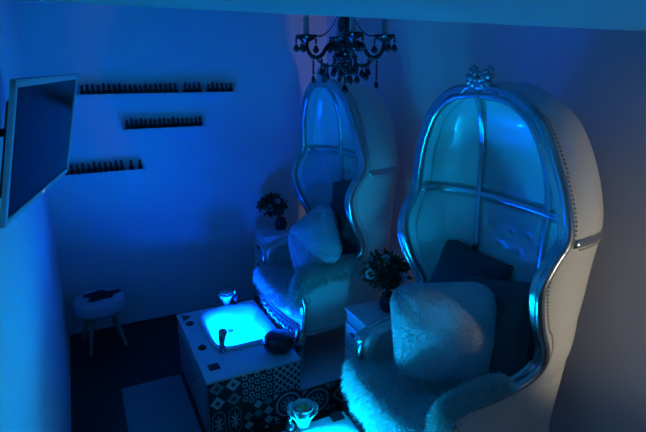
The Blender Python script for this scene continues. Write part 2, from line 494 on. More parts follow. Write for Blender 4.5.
for j in range(-4, 5):
    v = j*.22; b = seat_out(v)
    ra.ell(b+Vector((-.016, 0, .252)), (.012, .030, .016), 10, 6); ra.ico(b+Vector((-.026, 0, .252)), .010, 2)
    if j < 4:
        b2 = seat_out(v+.11); ra.tube(catmull([b2+Vector((-.016, -.03, .232)), b2+Vector((-.024, -.01, .255)), b2+Vector((-.022, .012, .238)), b2+Vector((-.016, .03, .256))], 4), .007, 6)
ra.obj('seat_rail', M['silver'], chair, 50, label='carved silver front rail')
bt = [sect(NR-1, t, False)+Vector((0, 0, -.004)) for t in ths]
MB().tube(bt, .017, 8).obj('base_moulding', M['silver'], chair, 0, label='silver moulding round the base')
for sg in (-1, 1):
    pts = catmull([(-.365, sg*.360, .27), (-.385, sg*.372, .20), (-.382, sg*.368, .12), (-.372, sg*.360, .055), (-.388, sg*.368, .0)], 6)
    lg = MB().tube(pts, [piece([(0, .040), (.25, .036), (.55, .021), (.8, .017), (.92, .024), (1, .022)], k/(len(pts)-1)) for k in range(len(pts))], 12)
    lg.ell((-.392, sg*.374, .205), (.030, .028, .036), 10, 8)
    lg.obj('leg', M['silver'], chair, 60)
    pts = catmull([(.20, sg*.25, .24), (.215, sg*.26, .12), (.25, sg*.275, 0)], 6)
    MB().tube(pts, [.028-.0007*k for k in range(len(pts))], 10).obj('leg', M['silver'], chair, 60)
bs = MB(); bs.grid([[Vector((lerp(-.36, .26, a/6), lerp(-.33, .33, b/6), .235)) for b in range(7)] for a in range(7)])
bs.obj('underside', M['drk'], chair)
chairB = dup(chair, (1.45, 2.88, .2), 'domed cream leather throne chair farther away, beneath the chandelier')

# ------------------------------------------------------------------ platforms under the chairs
def tile_motif(mb, kind, x0, z0, s, y, d=-.0012):
    """patterned cement tile on a plane facing -y: dark ground quad, inlaid paler shapes"""
    def P(pts, mi, dd=1):
        mb.add([(x0+u*s, y+d*dd, z0+v*s) for u, v in pts], [list(range(len(pts)))], mi)
    g = .012
    P([(g, g), (1-g, g), (1-g, 1-g), (g, 1-g)], 0, .5)
    def diamond(cx, cz, r, mi, dd=1): P([(cx, cz-r), (cx+r, cz), (cx, cz+r), (cx-r, cz)], mi, dd)
    def disc(cx, cz, r, mi, dd=1, n=16): P([(cx+r*math.cos(2*PI*k/n), cz+r*math.sin(2*PI*k/n)) for k in range(n)], mi, dd)
    def ring(cx, cz, r0, r1, mi, dd=1, n=20, a0=0, a1=2*PI):
        for k in range(n):
            a, b = a0+(a1-a0)*k/n, a0+(a1-a0)*(k+1)/n
            P([(cx+r*math.cos(t), cz+r*math.sin(t)) for r, t in ((r0, a), (r1, a), (r1, b), (r0, b))], mi, dd)
    def bar(a, b, w, mi, dd=1):
        vx, vz = b[0]-a[0], b[1]-a[1]; L = math.hypot(vx, vz); nx, nz = -vz/L*w/2, vx/L*w/2
        P([(a[0]+nx, a[1]+nz), (b[0]+nx, b[1]+nz), (b[0]-nx, b[1]-nz), (a[0]-nx, a[1]-nz)], mi, dd)
    if kind == 0:      # diamonds with pierced centres
        for cx in (.25, .75):
            for cz in (.25, .75):
                diamond(cx, cz, .23, 1 if (cx+cz) != 1 else 2); diamond(cx, cz, .085, 0, 2)
    elif kind == 1:    # small hexagon ring lattice
        for a in range(5):
            for b in range(4):
                cx = .11+.195*a; cz = .13+.25*b
                if a % 2: cz = cz+.12 if b < 3 else .03
                ring(cx, cz, .055, .095, 1, 1, 6)
    elif kind == 2:    # interlaced crosses
        for k in range(-3, 4):
            for sgn in (1, -1):
                t = k*.25; pts = []
                for q in range(41):
                    u = q/40; v = sgn*(u-.5)+.5+t
                    if .02 <= v <= .98 and .02 <= u <= .98: pts.append((u, v))
                if len(pts) > 2: bar(pts[0], pts[-1], .05, 1)
        for a in range(4):
            for b in range(4): disc(.125+.25*a, .125+.25*b, .04, 1, 2, 8)
    elif kind == 3:    # elongated octagons with stars
        for cx in (.25, .75):
            P([(cx-.21, .2), (cx-.09, .04), (cx+.09, .04), (cx+.21, .2), (cx+.21, .8), (cx+.09, .96), (cx-.09, .96), (cx-.21, .8)], 2)
            P([(cx-.17, .22), (cx-.07, .09), (cx+.07, .09), (cx+.17, .22), (cx+.17, .78), (cx+.07, .91), (cx-.07, .91), (cx-.17, .78)], 0, 1.6)
            for k in range(4): bar((cx-.15*math.cos(k*PI/4), .5-.3*math.sin(k*PI/4)), (cx+.15*math.cos(k*PI/4), .5+.3*math.sin(k*PI/4)), .045, 1, 2)
    elif kind == 4:    # checker of tilted squares
        for a in range(3):
            for b in range(3):
                diamond(.17+.33*a, .17+.33*b, .16, [1, 2, 3, 2, 1][(a*2+b) % 5])
    elif kind == 5:    # big medallion
        ring(.5, .5, .36, .44, 1); ring(.5, .5, .24, .28, 2)
        for k in range(8): bar((.5+.05*math.cos(k*PI/4), .5+.05*math.sin(k*PI/4)), (.5+.24*math.cos(k*PI/4), .5+.24*math.sin(k*PI/4)), .07, 1, 2)
        for cx in (0.02, .98):
            for cz in (0.02, .98):
                sx = 1 if cx < .5 else -1; sz = 1 if cz < .5 else -1
                P([(cx, cz), (cx+sx*.2, cz), (cx, cz+sz*.2)] if sx*sz > 0 else [(cx, cz), (cx, cz+sz*.2), (cx+sx*.2, cz)], 1)
    else:              # nested large diamond
        diamond(.5, .5, .46, 1); diamond(.5, .5, .36, 0, 1.6); diamond(.5, .5, .26, 2, 2.2); diamond(.5, .5, .10, 0, 2.8)
        for cx in (.1, .9):
            for cz in (.1, .9): disc(cx, cz, .06, 1)
TM = [M['tdark'], M['tlight'], M['tmid'], M['tred']]
def tile_face(x0, x1, z0, z1, s, y, order):
    """tiled face facing -y, tile joints laid from the upper left corner"""
    mb = MB(); mb.cur = 0; mb.box((x0, y, z0), (x1, y+.012, z1))
    n = 0; z = z1-s; row = 0
    while z > z0-s*.9:
        x = x0; c = 0
        while x < x1-.01:
            k = order[row % len(order)][c % len(order[0])]
            part = MB(); tile_motif(part, k, x, z, s, y)
            # clip to the face
            bm = bmesh.new()
            for f, mi in zip(part.f, part.m):
                try:
                    fc = bm.faces.new([bm.verts.new(part.v[i]) for i in f]); fc.material_index = mi
                except ValueError: pass
            for co, no in (((x1, 0, 0), (1, 0, 0)), ((0, 0, z0), (0, 0, -1))):
                bmesh.ops.bisect_plane(bm, geom=bm.verts[:]+bm.edges[:]+bm.faces[:], plane_co=co, plane_no=no, clear_outer=True)
            bm.verts.index_update()
            for fc in bm.faces:
                mb.add([v.co.copy() for v in fc.verts], [list(range(len(fc.verts)))], fc.material_index)
            bm.free(); x += s; c += 1
        z -= s; row += 1
    return mb
PG = 'tiled chair platforms'
def platform(yc, label):
    t = thing('platform', label, 'platform', (0, yc, 0), PG)
    MB().box((1.005, -.52, 0), (1.985, .43, .188)).obj('core', M['cab'], t)
    MB().box((1.003, -.532, .188), (1.985, .43, .2), .002).obj('top_panel', M['white'], t, label='glossy pale top panel')
    tile_face(1.005, 1.985, 0, .188, .19, -.5325, [[5, 6, 2, 0, 4]]).obj('tiled_riser', TM, t, 0, label='patchwork of grey and charcoal patterned tiles')
    return t
platform(2.88, 'tiled low platform under the farther throne chair')
platform(1.523, 'tiled low platform under the nearer throne chair')

# ------------------------------------------------------------------ foot spa cabinets
SG = 'tiled foot spa cabinets'
def outline(w, h, bump, n=96, cx=0, cy=0, p=4.5):
    out = []
    for k in range(n):
        a = 2*PI*k/n; c, s_ = math.cos(a), math.sin(a)
        x = math.copysign(abs(c)**(2/p), c)*w; y = math.copysign(abs(s_)**(2/p), s_)*h
        if x > 0: x -= bump*math.exp(-((y-.045)/.045)**2)
        out.append((x+cx, y+cy))
    return out
def spa(yc, label, cyan):
    t = thing('foot_spa', label, 'foot spa', (0, yc, 0), SG)
    x0, x1, y0, y1, zt = .467, .998, -.517, .335, .40
    bx, by = .781, -.005
    body = MB()
    body.box((x0, y0+.012, 0), (x1, y1, .255)); body.box((x0, y0+.012, .255), (x0+.02, y1, zt-.018)); body.box((x1-.02, y0+.012, .255), (x1, y1, zt-.018))
    body.box((x0, y1-.02, .255), (x1, y1, zt-.018)); body.box((x0, y0+.012, .255), (x1, y0+.03, zt-.018))
    body.obj('cabinet', M['cab'], t)
    tile_face(x0, x1, 0, zt-.012, .183, y0-.0005, [[0, 1, 2], [3, 4, 5], [6, 0, 1]]).obj('tiled_front', TM, t, 0, label='patchwork of grey and charcoal patterned tiles')
    # worktop with an opening for the basin
    tp = MB(); n = 96; hole = outline(.186, .250, 0, n, bx, by)
    sq = []
    for hx, hy in hole:
        dx, dy = hx-bx, hy-by; k = min(((x1+.006-bx) if dx > 0 else (bx-x0+.006))/max(abs(dx), 1e-9), ((y1-by) if dy > 0 else (by-y0+.006))/max(abs(dy), 1e-9))
        sq.append((bx+dx*k, by+dy*k))
    # square off the corners exactly
    cs = [(x0-.006, y0-.006), (x1+.006, y0-.006), (x1+.006, y1), (x0-.006, y1)]
    for c in cs:
        j = min(range(n), key=lambda q: (sq[q][0]-c[0])**2+(sq[q][1]-c[1])**2); sq[j] = c
    tp.grid([[(x, y, zt-.016) for x, y in sq], [(x, y, zt-.002) for x, y in sq], [(bx+(x-bx)*.996, by+(y-by)*.996, zt) for x, y in sq], [(x, y, zt) for x, y in hole], [(x, y, zt-.016) for x, y in hole]], cv=True)
    tp.obj('worktop', M['white'], t, 40, label='white worktop')
    ba = MB(); rings = []
    for w, h, bp, z in [(.184, .248, 0, zt-.002), (.208, .272, 0, zt+.001), (.214, .278, 0, zt+.010), (.211, .275, .0, zt+.020), (.203, .267, .002, zt+.026), (.192, .255, .008, zt+.024), (.178, .239, .016, zt+.013), (.162, .221, .026, zt-.006), (.148, .204, .030, zt-.032), (.140, .195, .030, zt-.060), (.136, .19, .030, zt-.09), (.125, .175, .028, zt-.118), (.10, .15, .02, zt-.135)]:
        rings.append([(x, y, z) for x, y in outline(w, h, bp, 96, bx, by)])
    ba.grid(rings, cv=True); o = len(ba.v); ba.f.append([o-96+k for k in range(96)]); ba.m.append(0)
    ba.obj('basin', M['basin'], t, 0, label='white moulded basin with raised rim')
    wa = MB(); ol = outline(.136, .189, .030, 96, bx, by)
    wa.add([(x, y, zt-.088) for x, y in ol], [list(range(96))])
    wm = M['water']
    wa.obj('water', wm, t, label='glowing cyan lit water')
    # hand sprayer standing on the rim
    hs = MB(); fx, fy = .618, -.262
    hs.lathe([(.020, zt+.0), (.021, zt+.012), (.014, zt+.02), (.012, zt+.05), (.014, zt+.075)], (fx, fy, 0), 14)
    hs.tube([(fx, fy, zt+.02), (fx, fy, zt+.075)], .017, 12); hs.tube(catmull([(fx, fy, zt+.07), (fx+.004, fy+.004, zt+.10), (fx+.012, fy+.016, zt+.118)], 5), [.017+.0011*k for k in range(11)], 12)
    hs.ell((fx+.012, fy+.018, zt+.118), (.028, .026, .022), 12, 8)
    hs.obj('hand_sprayer', M['chrome'], t, 50, label='dark chrome hand sprayer on basin rim')
    for dx, dy in ((.516, .165), (.521, -.165)):
        k = MB(); k.lathe([(.026, zt), (.026, zt+.004), (.020, zt+.007), (.018, zt+.012), (.015, zt+.014), (.001, zt+.014)], (dx, dy, 0), 16, scal=(1, 1.15))
        k.obj('control_knob', M['drk'], t, 40)
    MB().box((.502, -.425, zt), (.562, -.365, zt+.004), .001).obj('control_panel', M['drk'], t, label='dark square control plate')
    pl = MB(); pl.add([(.487, .215, zt+.001), (.545, .265, zt+.001), (.487, .300, zt+.001), (.487, .215, zt+.005), (.545, .265, zt+.005), (.487, .300, zt+.005)], [(0, 2, 1), (3, 4, 5), (0, 1, 4, 3), (1, 2, 5, 4), (2, 0, 3, 5)])
    pl.obj('corner_plate', M['drk'], t, label='dark corner plate')
    d = MB().box((x0-.012, y0+.05, .03), (x0, y1-.05, zt-.04), .003).obj('side_door', M['cab'], t)
    MB().lathe([(.006, 0), (.006, .012), (.013, .016), (.012, .026), (.001, .029)], (x0-.012, -.245, .262), 12, axis=(-1, 0, 0)).obj('door_knob', M['chrome'], d)
    dr = MB(); dr.lathe([(.02, zt-.0475), (.021, zt-.0455), (.004, zt-.0445)], (bx-.03, by+.05, 0), 14); dr.obj('drain', M['chrome'], t)
    # the basin's own submerged lamp
    for dy in (-.115, .135):
        L = bpy.data.lights.new('basin_lamp', 'POINT'); L.energy = cyan[3]/2; L.color = cyan[:3]; L.shadow_soft_size = .03
        lo = bpy.data.objects.new('basin_lamp', L); COL.objects.link(lo); lo.location = (bx-.065, by+dy, zt-.064); lo.parent = t
    return t
spa(2.88, 'tiled foot spa cabinet with glowing blue basin at the farther throne', (.0, .072, 1.0, 33.0))
spa(1.500, 'tiled foot spa cabinet by the nearer throne, only its back corner in view', (.0, .42, 1.0, 37.0))

# dark rounded foot rest pad on the worktop
fp = thing('foot_rest', 'dark rounded padded foot rest on front right corner of the tiled foot spa', 'foot rest', (.920, 2.490, .4))
pm = MB(); P = []
for k in range(13):
    a = -PI/2+PI*k/12
    P.append([((.088*abs(math.cos(a))**.7+.0005)*math.cos(b), (.094*abs(math.cos(a))**.7+.0005)*math.sin(b), .058+.056*math.copysign(abs(math.sin(a))**.8, math.sin(a))) for b in [2*PI*j/28 for j in range(28)]])
pm.grid(P, cv=True); pm.obj('pad', M['pad'], fp, 0)
MB().tube([(.089*math.cos(2*PI*j/40), .095*math.sin(2*PI*j/40), .058) for j in range(40)], .004, 8, closed=True).obj('piping', M['drk'], fp, 0)
MB().lathe([(.05, 0), (.05, .01), (.04, .012)], n=20).obj('base', M['drk'], fp)

# rose candle holders and small bottles
rg = thing('rose_candle_holder', 'white rose shaped candle holder', 'candle holder', (0, 0, 0))
MB().lathe([(.030, 0), (.034, .003), (.030, .02), (.036, .05), (.044, .072), (.040, .074), (.032, .05), (.026, .02), (.001, .016)], n=24).obj('cup', M['frost'], rg, label='frosted glass cup')
def rose(mb, c, R, layers=4, z0=0, flat=.6, rg_=None):
    r_ = rg_ or rnd
    for L in range(layers):
        k = 1-L/layers; n = 6 if L < 2 else 4 if L < layers-1 else 3
        for j in range(n):
            a = 2*PI*(j+.37*L)/n+r_.uniform(-.1, .1); rad = R*(.25+.75*k); w = rad*.62
            P = []
            for u in range(5):
                row = []
                for v in range(7):
                    vv = -1+v/3; uu = u/4
                    rr_ = rad*(.34+.56*uu**.8)*(1+.12*uu*(1-vv*vv)); ang = a+vv*w/rad*1.0*(.4+.6*uu)
                    zz = z0+R*flat*(uu**1.3)*(1.15-.28*k)+.10*R*uu*uu*(1-abs(vv))-(.12*R*uu**4 if L == 0 else 0)
                    row.append(Vector((c[0]+rr_*math.cos(ang), c[1]+rr_*math.sin(ang), c[2]+zz)))
                P.append(row)
            mb.grid(P)
    return mb
o = rose(MB(), (0, 0, .056), .072, 3, 0, .95).obj('outer_petals', M['petal'], rg, 0)
sol = o.modifiers.new('thick', 'SOLIDIFY'); sol.thickness = .0025
o = rose(MB().ell((0, 0, .098), (.026, .026, .030), 12, 8), (0, 0, .076), .044, 4, 0, .80).obj('inner_petals', M['petal2'], rg, 0, label='yellow green inner petals')
sol = o.modifiers.new('thick', 'SOLIDIFY'); sol.thickness = .0025
RGp = 'rose candle holders'
rg['group'] = RGp
rg.location = (.775, 1.806, .4); rg['label'] = 'white rose candle holder with yellow green centre on the nearer foot spa'
r2 = dup(rg, (.800, 3.183, .4), 'small white rose candle holder at the back of the glowing foot spa'); r2.scale = (.72, .72, .88)
bt_ = thing('dispenser_bottle', 'small dark glass bottle left of the rose on the nearer foot spa', 'bottle', (.710, 1.803, .4), 'small dark bottles on the spas')
MB().lathe([(.001, 0), (.022, 0), (.024, .004), (.024, .045), (.018, .056), (.008, .062), (.008, .068)], n=20).obj('glass_body', M['dglass'], bt_)
MB().lathe([(.010, .066), (.011, .068), (.011, .082), (.008, .085), (.001, .085)], n=14).obj('cap', M['chrome'], bt_)
b2 = dup(bt_, (.865, 3.187, .4), 'small dark bottle right of the candle holder on the glowing foot spa'); b2.scale = (.9, .9, 1.35)
pn = MB().box((.925, 1.785, .4005), (.985, 1.84, .410), .002).obj('remote_pad', M['drk']); tag(pn, 'dark square pad lying on back corner of the nearer foot spa', 'pad')

# ------------------------------------------------------------------ side tables with flowers
tb = thing('side_table', 'white side table with drawer standing between the two throne chairs', 'side table', (1.25, 2.03, 0), 'white side tables')
W_, D_, H_ = .44, .26, .70
c = MB(); c.box((.012, .005, .06), (W_, D_-.005, H_-.02)); c.obj('carcass', M['white'], tb)
MB().box((0, 0, H_-.02), (W_, D_, H_), .003).obj('top', M['white'], tb)
for zz in (.53, .37, .21):
    d = MB().box((.0, .012, zz-.06), (.014, D_-.012, zz+.085), .002).obj('drawer', M['white'], tb)
    MB().box((-.008, .085, zz+.035), (.001, D_-.085, zz+.052), .002).obj('handle', M['drk'], d, label='dark slot handle')
for ax_, ay_ in ((.03, .03), (.03, D_-.03), (W_-.03, .03), (W_-.03, D_-.03)):
    MB().tube([(ax_, ay_, .0), (ax_, ay_, .062)], .014, 8).obj('leg', M['drk'], tb)
tb2 = dup(tb, (1.25, 3.655, 0), 'white side table in the back corner beyond the farther throne chair')

def bouquet(name, label, loc, R, H, seed, fl, lift, ox=0., oy=0.):
    r = random.Random(seed)
    t = thing('flower_vase', label, 'vase of flowers', loc, 'vases of flowers')
    MB().lathe([(.001, 0), (.036, 0), (.046, .010), (.056, .045), (.050, .075), (.038, .092), (.040, .098), (.034, .096), (.03, .09), (.001, .088)], n=28).obj('vase', M['dglass'], t, label='dark round glass vase')
    sm = MB(); lv = MB(); cz = lift
    for k in range(16):
        a = r.uniform(0, 2*PI); q = r.uniform(.2, .8)*R; e = (ox+q*math.cos(a), oy+q*math.sin(a), cz+r.uniform(-.3, .7)*H)
        sm.tube(catmull([(r.uniform(-.015, .015), r.uniform(-.015, .015), .07), (e[0]*.3, e[1]*.3, lerp(.09, e[2], .5)), e], 4), .0024, 5)
    for k in range(340):
        v = Vector((r.gauss(0, 1), r.gauss(0, 1), r.gauss(0, 1))).normalized()*r.uniform(.45, 1.0)
        p = Vector((ox+v.x*R, oy+v.y*R, cz+v.z*H)); d = (Vector((v.x, v.y, v.z*.7))+Vector((r.gauss(0, .5), r.gauss(0, .5), r.gauss(0, .4)))).normalized()
        L = r.uniform(.030, .055); w = L*.28; s_ = d.cross(Vector((r.gauss(0, 1), r.gauss(0, 1), r.gauss(0, 1)))).normalized(); nn = d.cross(s_)
        lv.add([p, p+d*L*.35+s_*w-nn*.003, p+d*L*.75+s_*w*.7-nn*.006, p+d*L-nn*.012, p+d*L*.75-s_*w*.7-nn*.006, p+d*L*.35-s_*w-nn*.003, p+d*L*.5+nn*.004], [(0, 1, 6), (1, 2, 6), (2, 3, 6), (3, 4, 6), (4, 5, 6), (5, 0, 6)])
    sm.obj('stems', M['stem'], t, 0); lv.obj('foliage', M['leaf'], t, 0, label='dark green leaves')
    for (fx, fy, fz, fr) in fl:
        f = rose(MB(), (0, 0, 0), fr, 3, 0, .8, r).obj('flower', M['petal'], t, 0, label='white rose')
        f.location = (fx+ox, fy+oy, fz)
        f.rotation_euler = Vector((0, 0, 1)).rotation_difference(Vector((fx*1.6-.05, fy-.10, (fz-cz)+.12)).normalized()).to_euler()
        f.modifiers.new('thick', 'SOLIDIFY').thickness = .002
    return t
bouquet('a', 'dark vase of white roses and leaves between the two throne chairs', (1.452, 2.150, .70), .112, .095, 3,
        [(-.090, -.01, .235, .030), (.045, -.085, .215, .034), (-.02, -.03, .315, .024)], .235, -.022, .012)
bouquet('b', 'dark vase of white roses in the far back corner', (1.455, 3.80, .70), .100, .080, 5,
        [(-.075, -.04, .185, .028), (.02, -.06, .245, .028), (-.03, -.07, .20, .022)], .215, -.062, .028)

# ------------------------------------------------------------------ pillows
def pillow_mesh(w, h, th, n=26, pinch=.12, wob=.004, seed=1, rnd_=14):
    mb = MB(); top = []; bot_ = []
    for a in range(n+1):
        r1, r2 = [], []
        for b in range(n+1):
            u = -1+2*a/n; v = -1+2*b/n
            e = (1-abs(u)**3.2)*(1-abs(v)**3.2)
            k = max(0, e)**.42
            x = u*w/2*(1-pinch*(1-abs(u)**1.5)*0-pinch*.55*(1-v*v)*abs(u)**2*0-pinch*.5*(1-v*v)); z = v*h/2*(1-pinch*.5*(1-u*u))
            m_ = max(abs(u), abs(v), 1e-6)/max(1e-6, (abs(u)**rnd_+abs(v)**rnd_)**(1/rnd_)); x *= m_; z *= m_
            q = noise.noise(Vector((x*9+seed, z*9, seed)))*wob*3
            r1.append((x, -th/2*k-q*k, z)); r2.append((x, th/2*k-q*k, z))
        top.append(r1); bot_.append(r2)
    mb.grid(top); mb.grid([r[::-1] for r in bot_])
    return mb
def orient(o, c, xaxis, up):
    x = Vector(xaxis).normalized(); z = Vector(up); z = (z-x*z.dot(x)).normalized(); y = z.cross(x)
    o.location = c; o.rotation_euler = Matrix((x, y, z)).transposed().to_euler()
def furpillow(name, w, h, th, c, xa, up, label, n=26000, L=.044, seed=1, m='furpil'):
    mb = pillow_mesh(w, h, th, seed=seed, pinch=.04, rnd_=5); fur(mb, n, L, .0014, random.Random(seed), droop=.15)
    o = mb.obj(name, M[m], None, 0); orient(o, c, xa, up); tag(o, label, 'pillow', 'fluffy white pillows'); return o
furpillow('fur_pillow', .44, .44, .14, (1.300, 1.502, .925), (.777, -.618, .125), (-.03, .162, .986), 'fluffy white square fur pillow on the nearer throne chair', seed=4)
furpillow('fur_pillow', .43, .43, .14, (1.270, 2.741, .938), (.378, -.659, .65), (.147, .736, .661), 'fluffy white fur pillow tilted on a corner on the farther throne chair', 18000, .044, 9)
def cush(w, h, th, c, xa, up, label, seed):
    mb = pillow_mesh(w, h, th, pinch=.16, seed=seed); o = mb.obj('cushion', M['velvet'], None, 0); orient(o, c, xa, up); tag(o, label, 'cushion', 'dark cushions on the throne chairs')
    e = []; n = 26
    MB().tube([(x*w/2*(1-.08*(1-abs(z) ** 2)), 0, z*h/2*(1-.08*(1-abs(x)**2))) for x, z in
               [(-1+2*k/16, -1) for k in range(16)]+[(1, -1+2*k/16) for k in range(16)]+[(1-2*k/16, 1) for k in range(16)]+[(-1, 1-2*k/16) for k in range(16)]], .004, 6, closed=True).obj('piping', M['velvet'], o, 0)
    return o
cush(.39, .39, .11, (1.545, 1.68, 1.010), (.10, -.97, -.10), (.357, .0, .932), 'dark square cushion at the back of nearer throne, half behind the other cushion', 2)
cush(.41, .43, .12, (1.500, 1.435, .940), (.057, -.958, .20), (.261, .20, .922), 'dark square cushion right of the fur pillow on the nearer throne', 3)
cush(.34, .34, .11, (1.485, 2.70, 1.0), (.35, -.93, .05), (.25, .05, 1), 'dark cushion behind the fur pillow on the farther throne', 5)
cush(.28, .28, .09, (1.575, 2.885, 1.15), (.20, -.97, .30), (.2, .2, 1), 'small dark cushion high against the back of the farther throne', 6)

# ------------------------------------------------------------------ sheepskins
def seat_fleece(yc, label, n, seed, m, drop=.125):
    mb = MB(); P = []; NU, NV = 34, 34
    for a in range(NU+1):
        u = a/NU; row = []
        for b in range(NV+1):
            v = -1+2*b/NV
            edge = -.365-.055*(1-v*v)
            hang = drop+.035*noise.noise(Vector((v*3, seed, 0)))
            tot = .42+hang; s = u*tot
            if s < .40: x = .06-s*(.06-edge)/.40*1.0; z = .462
            else:
                q = min(1, (s-.40)/.06)
                x = edge-.035*math.sin(q*PI/2); z = .462-.045*(1-math.cos(q*PI/2))-max(0, s-.44)*.95
            y = v*(.330 if x > -.3 else .356)
            k = noise.noise(Vector((x*8, y*8, seed)))*.014+noise.noise(Vector((x*20, y*20, seed+3)))*.006
            z += k-.014*abs(v)**6-.045*max(0, min(1, (x+.40)/.4))+.02*max(0, .6-abs(x+.3))*0
            row.append((x-.004+(k if z < .38 else 0), y+noise.noise(Vector((x*5, z*5, seed+b)))*.003, z))
        P.append(row)
    mb.grid(P)
    lo = [[(p[0]+.012*(1 if p[2] < .40 else 0), p[1]*.985, p[2]-.018) for p in r] for r in P]
    base = MB(); base.v = list(mb.v); base.f = list(mb.f); base.m = list(mb.m)
    # flip so that strands grow outward
    V = [Vector(v) for v in base.v]; f0 = base.f[len(base.f)//4]
    nn = (V[f0[1]]-V[f0[0]]).cross(V[f0[2]]-V[f0[0]])
    if nn.z < 0: base.f = [f[::-1] for f in base.f]
    fur(base, n, .034, .0015, random.Random(seed), droop=.5)
    base.grid(lo)
    o = base.obj('sheepskin', M[m], None, 0); o.location = (1.45, yc, .2); tag(o, label, 'sheepskin', 'sheepskin throws'); return o
seat_fleece(1.523, 'white sheepskin over the seat of the nearer throne chair', 26000, 2, 'fur')
seat_fleece(2.88, 'white sheepskin over the front seat edge of the farther throne chair', 15000, 6, 'fur', .045)
def arm_fleece(yc, sg, label, n, seed, m, x0, x1, out=.95, big=1.0):
    mb = MB(); P = []
    path = [p for p in RIM if p.z < .64 and p.z > .52]
    A = catmull([(x1, .350, .632), (lerp(x0, x1, .5), .338, .622), (x0+.04, .326, .605), (x0-.035, .312, .565), (x0-.055, .30, .45)], 7)
    for k, c in enumerate(A):
        row = []; t = k/(len(A)-1)
        dirv = (A[min(k+1, len(A)-1)]-A[max(k-1, 0)]).normalized()
        for j in range(17):
            a = lerp(-out, 1.75, j/16)
            n_ = noise.noise(Vector((c.x*9, a*1.3, seed)))
            ry, rz = .060*big+.010*n_, .042*big+.010*n_
            up = Vector((0, 0, 1)); up = (up-dirv*up.dot(dirv)).normalized(); sd = dirv.cross(up)
            off = sd*(-math.sin(a)*ry)+up*(math.cos(a)*rz)
            p = c+off
            if abs(a) > 1.57: p = p-up*(abs(a)-1.57)*.12
            row.append(Vector((p.x, sg*p.y, p.z)))
        P.append(row)
    mb.grid(P)
    V = [Vector(v) for v in mb.v]; f0 = mb.f[8]; nn = (V[f0[1]]-V[f0[0]]).cross(V[f0[2]]-V[f0[0]])
    if nn.z < 0: mb.f = [f[::-1] for f in mb.f]
    fur(mb, n, .036, .0015, random.Random(seed), droop=.4)
    o = mb.obj('sheepskin', M[m], None, 0); o.location = (1.45, yc, .2); tag(o, label, 'sheepskin', 'sheepskin throws'); return o
arm_fleece(1.523, -1, 'pale sheepskin wrapped over the near arm of the nearer throne chair', 11000, 3, 'ivory', -.30, -.10)
arm_fleece(2.88, -1, 'ivory sheepskin draped over the near arm of the farther throne chair', 8000, 8, 'ivory', -.29, .0, 1.75, 1.3)

# ------------------------------------------------------------------ stool, cloth on it, rug
so = thing('round_stool', 'small round upholstered stool with splayed wooden legs by the back wall', 'stool', (.005, 3.775, 0))
MB().lathe([(.001, .29), (.155, .29), (.172, .297), (.178, .315), (.178, .365), (.170, .384), (.14, .394), (.001, .398)], n=40).obj('seat', M['stool'], so, 60)
MB().lathe([(.12, .27), (.15, .272), (.15, .291)], n=30).obj('seat_base', M['beech'], so)
for k in range(4):
    a = PI/4+k*PI/2+.15; d = Vector((math.cos(a), math.sin(a), 0))
    MB().tube([d*.105+Vector((0, 0, .285)), d*.175], [.020, .012], 12).obj('leg', M['beech'], so)
cl = MB(); P = []
for a in range(13):
    q = a/12; row = []
    for b in range(28):
        an = 2*PI*b/28; R = (.105+.022*math.sin(5*an)+.015*math.sin(3*an+1))*q
        row.append((R*math.cos(an)*1.05, R*math.sin(an)*.8, .004+.012*max(0, noise.noise(Vector((R*math.cos(an)*25, R*math.sin(an)*25, 2))))+.004*(1-q)))
    P.append(row)
cl.grid(P, cv=True); lo = [[(x, y, 0) for x, y, z in r] for r in P]; cl.grid([P[-1], lo[-1]], cv=True)
cl.f.append([len(cl.v)-28+k for k in range(28)][::-1]); cl.m.append(0)
o = cl.obj('crumpled_cloth', M['cloth'], None, 60, loc=(.022, 3.775, .3985)); tag(o, 'small crumpled black cloth lying on the round stool', 'cloth')
rgm = MB().box((.060, 2.20, 0), (.438, 3.105, .014), .005); o = rgm.obj('rug', M['rug']); tag(o, 'grey rectangular rug on the dark floor beside the tiled foot spa', 'rug')

# ------------------------------------------------------------------ chandelier
CX, CY = 1.186, 2.20
ch = thing('chandelier', 'black crystal chandelier with candle arms and bead drops', 'chandelier', (CX, CY, 0))
MB().lathe([(.001, ZC), (.06, ZC), (.062, ZC-.012), (.045, ZC-.03), (.012, ZC-.045), (.001, ZC-.045)][::-1], n=24).obj('ceiling_canopy', M['black'], ch)
cn = MB()
for k in range(9):
    z = ZC-.055-.03*k; pts = [(.009*math.cos(a)*(1 if k % 2 else 0), .009*math.cos(a)*(0 if k % 2 else 1), z+.019*math.sin(a)) for a in [2*PI*j/12 for j in range(12)]]
    cn.tube(pts, .0028, 6, closed=True)
cn.obj('chain', M['black'], ch, 0)
MB().lathe([(.004, 2.05), (.018, 2.052), (.030, 2.062), (.034, 2.078), (.020, 2.092), (.014, 2.104), (.022, 2.112), (.034, 2.122), (.020, 2.13), (.016, 2.136), (.024, 2.15), (.034, 2.175), (.037, 2.20), (.032, 2.222), (.020, 2.238), (.014, 2.25), (.024, 2.262), (.026, 2.27), (.010, 2.285), (.008, 2.32), (.018, 2.33), (.010, 2.345), (.004, 2.375)], n=24).obj('column', M['black'], ch, 60)
hb = MB(); hb.lathe([(.001, 2.035), (.022, 2.037), (.045, 2.048), (.056, 2.066), (.050, 2.07), (.030, 2.06), (.001, 2.056)], n=24)
hb.obj('bottom_bowl', M['black'], ch)
vd = math.atan2(CY, CX)
